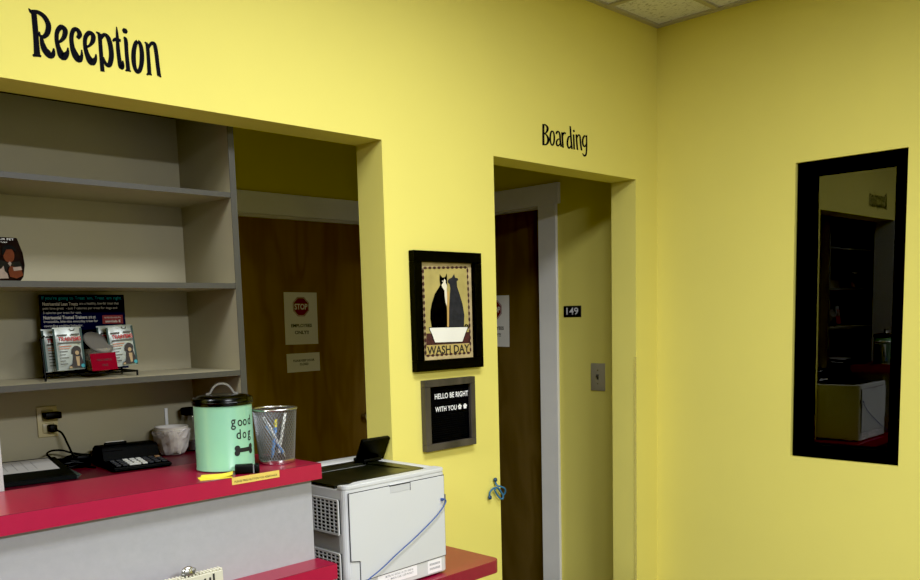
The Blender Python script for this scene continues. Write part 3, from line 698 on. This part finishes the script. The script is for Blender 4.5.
# wireless call button box, sticky notes, label
cb = thing('call_button', 'small black plastic box with rounded end lying beside the canister', 'call button', (-2.333, -.266, BAR), rz=radians(-32)); cb.scale = (.84, .84, .9)
MB().box(-.038, .016, -.017, .017, 0, .026, .004, 3).obj('case', BLACK, cb, True)
MB().box(.0185, .035, -.016, .016, 0, .025, .005, 3).obj('end_cap', BLACK, cb, True)
MB().box(.0155, .019, -.0155, .0155, .001, .023).obj('seam_strip', mat('grey_strip', '#7C7C7C', .4), cb)
def note(loc, rz, w, d, lab, curl):
    b = bmesh.new(); N = 10; rows = []
    for i in range(N + 1):
        x = -w / 2 + w * i / N; u = max(0, (i / N - .55) / .45)
        rows.append([b.verts.new((x, y, .0006 + curl * u * u)) for y in (-d / 2, d / 2)])
    for A, B_ in zip(rows, rows[1:]): b.faces.new((A[0], B_[0], B_[1], A[1]))
    mb = MB(); mb._merge(b); o = mb.obj('sticky_note', YEL, None, True); o.location = loc; o.rotation_euler = (0, 0, rz)
    tag(o, lab, 'sticky note', 'sticky notes on the counter')
note((-2.406, -.240, BAR + .0001), -.55, .078, .060, 'upper yellow sticky note, curled, in front of the mint canister', .006)
note((-2.420, -.256, BAR - .0003), -.35, .078, .052, 'lower yellow sticky note, peeking out from beneath the curled one', .0005)
lt = thing('counter_label', 'yellow instruction label stuck on the front edge of the red counter', 'label', (-2.326, -.2917, 1.098))
MB().box(-.069, .069, 0, .0185, 0, .0006).obj('label_strip', YLAB, lt, M=FACE_FRONT)
MB().mesh(fit_text('PLEASE PRESS BUTTON FOR ASSISTANCE', -.062, .062, .0048, .0098, .0004, .0009)).obj('lettering', INK, lt, M=FACE_FRONT)

# printing calculator
ca = thing('printing_calculator', 'black desktop printing calculator with grey keys on the dark worktop', 'calculator', (-2.392, .272, INN), rz=radians(-9))
prof = [(-.118, .002), (-.120, .008), (-.117, .012), (-.010, .020), (.004, .052), (.016, .058), (.085, .056), (.108, .046), (.118, .020), (.118, .002)]
P4 = Matrix(((0, 0, 1, -.08), (1, 0, 0, 0), (0, 1, 0, 0), (0, 0, 0, 1)))
MB().prism(prof, .16, P4, bev=.002).obj('case', MBLACK, ca, True)
def keyz(y): return .0125 + (y + .117) / .107 * .008
KG = mat('pale_keys', '#B7B6AE', .5); KD = mat('dark_keys', '#1B1C20', .6); KO = mat('tan_key', '#8B6A48', .5)
for r_ in range(4):
    for c in range(8):
        y = -.100 + r_ * .021; x = -.064 + c * .0182
        if r_ == 0 and c == 3: continue
        m_ = KG if c in (2, 3, 4) else KD
        if r_ == 3 and c == 7: m_ = KO
        w_ = .0145 if not (r_ == 0 and c == 2) else .0327
        MB().box(x - .0072, x - .0072 + w_, y - .0072, y + .0072, keyz(y), keyz(y) + .0055, .0014, 1).obj('key', m_, ca, True)
MB().box(-.074, -.02, .0008, .0035, .026, .046, M=RX(-.0)).obj('display_window', mat('smoked_window', '#060608', .12), ca)
MB().box(-.062, .002, .04, .046, .0565, .0665, .002, 1).obj('paper_guide', BLACK, ca, True)
MB().box(-.055, -.005, .0465, .050, .0570, .0675).obj('paper_slip', PAPER, ca)

# stack of papers on a dark folder
fo = thing('document_folder', 'black document folder under a printed sheet at the left of the worktop', 'folder', (-2.728, .290, INN), rz=radians(-8))
MB().prism([(-.115, .0), (-.115, .014), (.115, .036), (.115, 0)], .30, Matrix(((0, 0, 1, -.15), (1, 0, 0, 0), (0, 1, 0, 0), (0, 0, 0, 1))), bev=.002).obj('folder_cover', mat('folder_black', '#070908', .6, spec=.15), fo)
mb = MB()
for i in range(3): mb.box(-.149, .1535 + .004 * i, -.113, .110, .002 + i * .004, .0042 + i * .004)
mb.obj('page_edges', mat('dark_green_card', '#2F3D36', .6), fo)
ps = thing('printed_sheet', 'white printed sheet lying on the black folder', 'paper', (-2.742, .325, INN + .0288), rz=radians(-8))
tilt = RX(math.atan2(.022, .23))
MB().box(-.14, .145, -.066, .066, 0, .0008, M=tilt).obj('paper_sheet', mat('grey_white_paper', '#B4B0A8', .7, var=.02), ps)
mb = MB()
for i in range(8):
    x = -.075 + i * .024; mb.box(x, x + .0016, -.045 - .01 * (i % 3 == 0), .055 - .012 * (i % 2), .0010, .0012, M=tilt)
mb.obj('printed_lines', mat('faint_ink', '#8C8880', .7), ps)
mb = MB()
for k in range(4): mb.tube([(.0 - .07 + .006 * k, -.060, .0016), (.004 - .07 + .006 * k, -.044, .0016), (.008 - .07 + .006 * k, -.058, .0016)], .0012, 5, 3, M=tilt)
mb.obj('scribble', INK, ps)

# outlet with plugs
ol = thing('wall_outlet', 'almond wall outlet with two black plugs on the shelf back wall', 'outlet', (-2.562, .430, 1.227))
MB().box(-.0285, .0285, -.045, .045, 0, .006, .003, 2).obj('outlet_plate', ALMOND, ol, True, M=FACE_FRONT)
MB().box(-.016, .016, -.034, -.004, .005, .0075, .004, 2).box(-.016, .016, .004, .034, .005, .0075, .004, 2).obj('socket', mat('almond_socket', '#A59A70', .4), ol, True, M=FACE_FRONT)
tag(MB().box(-.022, .024, -.009, .010, 0, .030, .003, 2, M=FACE_FRONT).obj('plug_adapter', BLACK, None, True), 'flat black plug adapter in the upper socket of the wall outlet', 'plug').location = (-2.556, .4222, 1.245)
pc = thing('power_cord', 'black power cord hanging from the lower socket of the wall outlet', 'power cord', (-2.556, .4222, 1.208))
MB().box(-.011, .011, -.011, .011, 0, .026, .004, 2, M=FACE_FRONT).obj('plug', BLACK, pc, True)
MB().tube([(.004, -.024, -.004), (.016, -.038, -.014), (.026, -.05, -.048), (.034, -.06, -.08), (.042, -.066, -.100), (.052, -.08, -.1085), (.06, -.105, -.112), (.066, -.13, -.112)], .0030, 8, 6).obj('cable', BLACK, pc, True)
ad = thing('coiled_cables', 'tangle of coiled black cables on the worktop below the outlet', 'cables', (-2.528, .362, INN))
mb = MB(); rng = random.Random(3)
for k in range(5):
    pts = []
    for i in range(15):
        a = 2 * pi * i / 14; rr = .030 + .012 * rng.random()
        pts.append((rr * 1.35 * cos(a + k) + rng.uniform(-.006, .006) + (k - 2) * .004, rr * .9 * sin(a + k), .004 + .0052 * k + rng.uniform(0, .006)))
    mb.tube(pts, .0032, 6, 4)
mb.tube([(-.045, .01, .03), (-.062, .012, .046), (-.046, .018, .054), (-.018, .016, .052), (.002, .01, .044), (.03, .004, .036), (.055, .0, .032)], .0028, 6, 6)
mb.obj('cable_loops', BLACK, ad, True)
MB().box(.010, .048, -.018, .016, .0, .034, .004, 2).obj('power_adapter', BLACK, ad, True)

# foam bowls in a bag, jar, white stick
bw = thing('foam_bowls', 'stack of white foam bowls wrapped in clear plastic bag, beside the calculator', 'bowls', (-2.222, .350, INN))
mb = MB()
for i in range(4):
    z = i * .007; mb.lathe([(0, .012 + z), (.026, .012 + z), (.030, .016 + z), (.046, .064 + z), (.050, .066 + z), (.0505, .069 + z), (.045, .068 + z), (.028, .020 + z), (0, .0165 + z)], 32)
mb.obj('bowl_stack', STYRO, bw, True)
b = bmesh.new(); rows = []; rng = random.Random(5); ns = 26
for k, (r_, z) in enumerate(((.004, .0015), (.026, .002), (.036, .010), (.043, .028), (.049, .046), (.053, .060), (.0545, .072), (.055, .080))):
    rows.append([b.verts.new((max(.003, r_ * (1 + rng.uniform(-.07, .10) * (k > 1))) * cos(2 * pi * i / ns), max(.003, r_ * (1 + rng.uniform(-.07, .10) * (k > 1))) * sin(2 * pi * i / ns), max(.0012, z + rng.uniform(-.006, .006) * (k > 1)))) for i in range(ns)])
for A, B_ in zip(rows, rows[1:]):
    for i in range(ns): b.faces.new((A[i], A[(i + 1) % ns], B_[(i + 1) % ns], B_[i]))
mb = MB(); mb._merge(b); mb.obj('plastic_bag', BAGF, bw)
jr = thing('glass_jar', 'clear glass jar with black lid, half hidden behind the mint canister', 'jar', (-2.136, .385, INN))
MB().lathe([(0, .001), (.028, .001), (.031, .005), (.031, .100), (.028, .112), (.027, .118)], 40).obj('jar_glass', JARG, jr, True)
MB().lathe([(.029, .116), (.031, .118), (.031, .137), (.028, .139), (0, .139)], 40).obj('jar_lid', BLACK, jr, True)
MB().lathe([(0, .004), (.0275, .005), (.0275, .03), (0, .032)], 32).obj('contents', mat('jar_contents', '#3A322C', .7), jr, True)
tag(MB().box(-.005, .005, -.0015, .0015, 0, .14, .001, 1).obj('plastic_straw', WP), 'pale flat plastic stick standing behind the foam bowls', 'stick').location = (-2.198, .4265, INN)

# ================================================================== ON THE SHELVES
S3 = 1.3562; S2 = 1.6162
rk = thing('wire_display_rack', 'low black wire rack holding the pet treat packets', 'rack', (-2.484, .30, S3))
mb = MB(); w = .0028
base = [(-.152, -.09), (.102, -.085), (.118, .05), (-.10, .06)]
for a, c in zip(base, base[1:] + base[:1]): mb.tube([(a[0], a[1], .013), (c[0], c[1], .013)], w, 6)
for a in base: mb.tube([(a[0], a[1], 0), (a[0], a[1], .016)], w, 6)
mb.tube([(-.152, -.09, .013), (-.150, -.075, .112), (-.118, -.01, .118)], w, 6)
mb.tube([(-.10, .06, .013), (-.10, .05, .13), (.11, .045, .13), (.118, .05, .013)], w, 6)
for i in range(5): mb.tube([(-.09 + i * .045, -.09, .014), (-.08 + i * .042, .055, .014)], .0016, 6)
mb.obj('wire_frame', BLACK, rk, True)
db = thing('display_card', 'navy advertising card with teal and white lines of text, behind the treat packets', 'card', (-2.457, .372, S3 + .0155))
Mx = T((0, 0, 0)) @ FACE_FRONT
MB().box(-.121, .121, 0, .218, 0, .003).obj('card_board', NAVY, db, M=FACE_FRONT)
MB().mesh(fit_text("If you're going to Treat 'em, Treat 'em right.", -.115, .114, .201, .214, .0004, .0034)).obj('lettering', TEAL, db, M=FACE_FRONT)
mb = MB()
mb.mesh(fit_text('Nutrisential Lean Treats', -.114, -.016, .187, .197, .001, .0034)).mesh(fit_text('are a healthy, low-fat treat that', -.012, .104, .187, .197, .0003, .0034))
mb.mesh(fit_text('pets love great  - just 7 calories per treat for dogs and', -.114, .098, .174, .1835, .0003, .0034)).mesh(fit_text('3 calories per treat for cats.', -.114, -.008, .162, .171, .0003, .0034))
mb.mesh(fit_text('Nutrisential Trusted Trainers', -.114, .008, .149, .1585, .001, .0034)).mesh(fit_text('are an', .012, .032, .149, .156, .0003, .0034))
mb.mesh(fit_text('irresistible, bite-size everyday treat for', -.114, .038, .137, .146, .0003, .0034)).mesh(fit_text('rewarding positive behavior.', -.114, -.006, .125, .134, .0003, .0034))
mb.obj('lettering', GREYT, db, M=FACE_FRONT)
lg = MB().box(.052, .113, .133, .158, .003, .0036).obj('red_panel', REDP, db, M=FACE_FRONT)
MB().mesh(fit_text('NUTRITION FOR PETS', .058, .107, .149, .153, 0, .0040)).mesh(fit_text('sentials', .060, .096, .137, .144, .001, .0040)).prism([(.100, .137), (.106, .137), (.103, .1405), (.106, .144), (.100, .144)], .0002, T((0, 0, .0038))).obj('panel_lettering', GREYT, lg, M=FACE_FRONT)

BAGM = mat('silver_teal_packet', '#A6ACA4', .3, metal=.15, var=.12, scale=40); BAGT = mat('packet_teal_edge', '#233F3B', .4)
FURD = mat('printed_dark_fur', '#241A14', .6, var=.3, scale=80); FURT = mat('printed_tan_fur', '#A58A62', .6, var=.2, scale=80)
PKT = mat('packet_print_ink', '#4A4640', .6); PKO = mat('packet_orange_ink', '#B06A4A', .6); PKR = mat('packet_red_ink', '#A81C24', .5)
def packet(loc, tiltz, lean, lab, front=True):
    o = thing('treat_packet', lab, 'treat packet', loc, group='treat packets in the wire rack')
    M = RX(lean) @ FACE_FRONT @ RZ(tiltz)
    w, h = .0385, .118
    b = bmesh.new(); nx, ny = 8, 10; g = {}
    for sgn in (1, -1):
        for i in range(nx + 1):
            for j in range(ny + 1):
                u, v = i / nx, j / ny
                th = .0095 * (sin(pi * u) ** .6) * min(1, (1 - v) * 3.2) * min(1, .35 + v * 3)
                edge = i in (0, nx) or j == ny
                if sgn == -1 and edge: g[(sgn, i, j)] = g[(1, i, j)]; continue
                g[(sgn, i, j)] = b.verts.new((-w + 2 * w * u, h * v, sgn * (0 if edge else th)))
        for i in range(nx):
            for j in range(ny):
                f = [g[(sgn, i, j)], g[(sgn, i + 1, j)], g[(sgn, i + 1, j + 1)], g[(sgn, i, j + 1)]]
                b.faces.new(f if sgn == 1 else f[::-1])
    mb = MB(); mb._merge(b); mb.obj('pouch', BAGM, o, True, M=M)
    z = .0112
    for xa in (-w - .0006, w - .0045): MB().box(xa, xa + .0051, .002, h - .004, -.0002, .0035).obj('pouch_edge', BAGT, o, M=M)
    if not front: return o
    mb = MB(); mb.mesh(fit_text("TRAIN'EMS", -.029, .031, .079, .0915, .0015, z + .0006)); mb.obj('brand_lettering', PKR, o, M=M)
    mb = MB(); flat(rect(-.031, .032, .0725, .0765), z, None, mb); flat(rect(-.031, -.004, .094, .098), .009, None, mb); flat(rect(.006, .029, .095, .099), .009, None, mb)
    for i, L in enumerate((.022, .016, .024, .014, .02)): flat(rect(-.030, -.030 + L, .050 - i * .0085, .0522 - i * .0085), z, None, mb)
    flat([(.004, .1125), (.009, .107), (.018, .107), (.020, .1135), (.018, .1135), (.0165, .109), (.0098, .109), (.006, .1138)], .0045, None, mb)
    mb.obj('pouch_print', PKT, o, M=M)
    mb = MB(); flat(rect(-.030, .004, .064, .0665), z, None, mb); flat(rect(-.030, -.002, .058, .060), z, None, mb); mb.obj('pouch_print', PKO, o, M=M)
    mb = MB(); zz = z + .0004
    flat(ngon(.016, .052, .0125, 16, 0, .0135), zz, None, mb); flat([(.003, .058), (.001, .044), (.006, .042), (.009, .060)], zz + .0001, None, mb)
    flat([(.006, .044), (.026, .044), (.031, .02), (.030, .005), (-.006, .005), (-.008, .011), (.002, .016)], zz, None, mb)
    mb.obj('puppy_print', FURD, o, M=M)
    mb = MB(); flat(ngon(.0165, .046, .0055, 12, 0, .006), zz + .0002, None, mb); flat([(.012, .036), (.022, .036), (.020, .010), (.014, .010)], zz + .0002, None, mb); flat(ngon(-.004, .007, .004, 10, 0, .003), zz + .0002, None, mb)
    mb.obj('puppy_chest_print', FURT, o, M=M)
    flat(ngon(.029, .010, .0052, 12), zz + .0004).obj('teal_spot', TEAL, o, M=M)
    return o
Z3 = S3 + .016
packet((-2.5475, .262, Z3 + .008), .015, -.06, 'silver pet treat packet with puppy, frontmost at the left of the rack')
packet((-2.563, .298, Z3 + .004), .02, -.06, 'silver pet treat packet half hidden behind the left front packet')
packet((-2.393, .268, Z3 + .010), .055, -.08, 'silver pet treat packet with puppy, at the right end of the rack')
packet((-2.408, .300, Z3 + .010), .04, -.08, 'silver pet treat packet mostly hidden behind the right front packet')
tb = thing('clear_tub', 'clear plastic tub with tilted grey lid between the treat packets', 'tub', (-2.466, .275, Z3))
MB().lathe([(0, .001), (.028, .001), (.031, .004), (.036, .062), (.037, .064)], 32).obj('tub_body', film_mat('clear_tub_film', '#CFC8B6', .3), tb, True)
MB().lathe([(0, -.003), (.041, -.003), (.043, 0), (.041, .003), (0, .0035)], 40, T((.002, -.004, .080)) @ RY(.30) @ RX(.72)).obj('tub_lid', mat('grey_lid_plastic', '#5E5A52', .6), tb, True)
MB().lathe([(0, .004), (.029, .006), (.031, .03), (0, .033)], 24).obj('treats', mat('brown_treats', '#6E5A40', .8, var=.3, scale=90, bump=.4, bscale=120), tb, True)
rc = thing('red_card', 'small red handwritten card leaning in front of the clear tub', 'card', (-2.470, .222, Z3 + .004))
MB().box(-.036, .036, 0, .048, 0, .0008, M=RX(-.15) @ FACE_FRONT @ RZ(.03)).obj('card_sheet', mat('red_card_paper', '#7A0A1E', .9, spec=.1), rc)
MB().mesh(fit_text('TREAT SAMPLES', -.020, .022, .026, .032, .0004, .0012)).mesh(fit_text('FREE', -.006, .010, .011, .017, .0004, .0012)).obj('lettering', mat('dark_red_ink', '#3C0810', .6), rc, M=RX(-.15) @ FACE_FRONT @ RZ(.03))

# photo leaflet on the middle shelf
lf = thing('photo_leaflet', 'dark glossy leaflet with a photo of a person, standing on the middle shelf', 'leaflet', (-2.748, .235, S2))
out = [(-.08, 0), (.072, 0), (.083, .014), (.0885, .045), (.086, .075), (.074, .1135), (-.08, .1165)]
MB().prism(out, .012, FACE_FRONT, bev=.001).obj('leaflet_card', mat('dark_photo_print', '#160D0A', .8, spec=.1, var=.3, scale=30), lf)
mb = MB(); mb.mesh(fit_text('FOR LIFE WITH YOUR PET', -.06, .066, .1065, .1115, .0003, .0127)).mesh(fit_text('care you can trust', -.04, .05, .099, .103, .0002, .0127)); mb.obj('lettering', GREYT, lf, M=FACE_FRONT)
SK = mat('printed_skin', '#5E3322', .9, spec=.05, var=.15, scale=40)
mb = MB(); flat(ngon(.051, .069, .0135, 20, 0, .019), .0126, None, mb); flat([(.052, .042), (.078, .036), (.082, .018), (.066, .010), (.05, .014), (.047, .03)], .0128, None, mb); mb.obj('printed_face', SK, lf, M=FACE_FRONT)
mb = MB(); flat([(.034, .072), (.036, .088), (.046, .096), (.060, .094), (.069, .086), (.068, .077), (.058, .084), (.046, .083), (.038, .068)], .0129, None, mb); mb.obj('printed_hair', MBLACK, lf, M=FACE_FRONT)
mb = MB(); flat([(.0, .052), (.03, .056), (.05, .050), (.076, .054), (.083, .038), (.070, .04), (.046, .038), (.04, .008), (.0, .012)], .0123, None, mb); mb.obj('printed_shirt', mat('printed_grey_cloth', '#22211D', .9, spec=.05), lf, M=FACE_FRONT)
mb = MB(); flat([(.014, .014), (.012, .030), (.018, .040), (.022, .032), (.030, .034), (.036, .042), (.038, .028), (.044, .022), (.046, .010), (.0, .008), (-.01, .014)], .0131, None, mb); flat([(.047, .048), (.052, .053), (.056, .048), (.052, .040)], .0131, None, mb); flat([(.058, .038), (.078, .041), (.080, .032), (.060, .029)], .0132, None, mb); mb.obj('printed_cat', mat('printed_pale_fur', '#8E7D70', .9, spec=.05, var=.2, scale=60), lf, M=FACE_FRONT)
mb = MB(); flat([(-.08, .05), (-.02, .06), (.0, .085), (-.03, .094), (-.08, .09)], .0124, None, mb); mb.obj('printed_background', mat('printed_brown', '#4A2C18', .6, var=.3, scale=40), lf, M=FACE_FRONT)

# cream sign with a silver ornament on the ledge
sg = thing('cream_sign', 'cream sign board with ribbed top edge, standing on the red ledge', 'sign', (-2.599, -.335, .8502))
mb = MB().box(-.14, .139, -.004, .016, 0, .056, .0015, 1)
for i in range(31): x = -.137 + i * .009; mb.box(x, x + .0048, -.0038, .0158, .056, .0605, .0008, 1)
mb.obj('sign_board', CREAM, sg)
MB().mesh(fit_text('ul', .088, .116, .030, .052, .0006, .0046)).obj('lettering', INK, sg, M=FACE_FRONT)
so = thing('silver_ornament', 'small silver ornament sitting on top of the cream sign', 'ornament', (-2.546, -.330, .9108))
MB().ball((0, 0, .005), .0175, (1, .55, .95)).obj('ornament_body', CHROME, so, True)
mb = MB()
for k in range(6): mb.tube([(-.011 + k * .0045, -.0075, .002), (-.012 + k * .005, -.009, .009), (-.008 + k * .0035, -.006, .0155)], .0011, 6, 3)
mb.ball((.0125, -.003, .010), .006).ball((-.0125, -.002, .003), .006)
mb.obj('engraved_ribs', mat('tarnished_silver', '#8A8882', .35, metal=.8), so, True)
for v in so.children:
    for w_ in v.data.vertices: w_.co.z = max(w_.co.z, 0)

# ================================================================== LIGHT AND CAMERA
def area(name, loc, sx, sy, energy, col=(1, .96, .88), rot=(0, 0, 0)):
    l = bpy.data.lights.new(name, 'AREA'); l.shape = 'RECTANGLE'; l.size = sx; l.size_y = sy; l.energy = energy; l.color = col; l.spread = radians(180)
    o = bpy.data.objects.new(name, l); COL.objects.link(o); o.location = loc; o.rotation_euler = rot; return o
LC = (.92, .96, 1.02)
for loc, e in (((-4.8, -.7, 2.735), 85), ((-2.0, -1.3, 2.735), 45), ((-2.8, -4.2, 2.735), 225)): area('ceiling_light', loc, 1.2, .45, e, LC)
world = bpy.data.worlds.new('world'); scene.world = world; world.use_nodes = True
world.node_tree.nodes['Background'].inputs['Color'].default_value = (1, .95, .85, 1)
world.node_tree.nodes['Background'].inputs['Strength'].default_value = .02

cam = bpy.data.cameras.new('camera'); co = bpy.data.objects.new('camera', cam); COL.objects.link(co)
FPX, CX, CY = 878.87, 473.68, 420.28
yaw, pitch, roll = radians(-45.801), radians(-6.734), radians(-1.387)
fw = Vector((-sin(yaw) * cos(pitch), cos(yaw) * cos(pitch), sin(pitch))); rt = Vector((cos(yaw), sin(yaw), 0)); up = rt.cross(fw)
r2 = rt * cos(roll) + up * sin(roll); u2 = -rt * sin(roll) + up * cos(roll)
M = Matrix((r2, u2, -fw)).transposed().to_4x4(); M.translation = Vector((-3.5173, -2.2261, 1.5))
co.matrix_world = M
cam.sensor_fit = 'HORIZONTAL'; cam.sensor_width = 36; cam.lens = FPX / 920 * 36
cam.shift_x = (460 - CX) / 920; cam.shift_y = (CY - 290) / 920
cam.clip_start = .05
scene.camera = co
scene.view_settings.view_transform = 'Standard'
scene.view_settings.look = 'None'
scene.view_settings.exposure = 0.0
scene.view_settings.use_curve_mapping = True
scene.view_settings.curve_mapping.black_level = (.005, .005, .005)
scene.view_settings.curve_mapping.update()
scene.cycles.max_bounces = 10; scene.cycles.diffuse_bounces = 5; scene.cycles.transparent_max_bounces = 16
scene.cycles.use_denoising = True
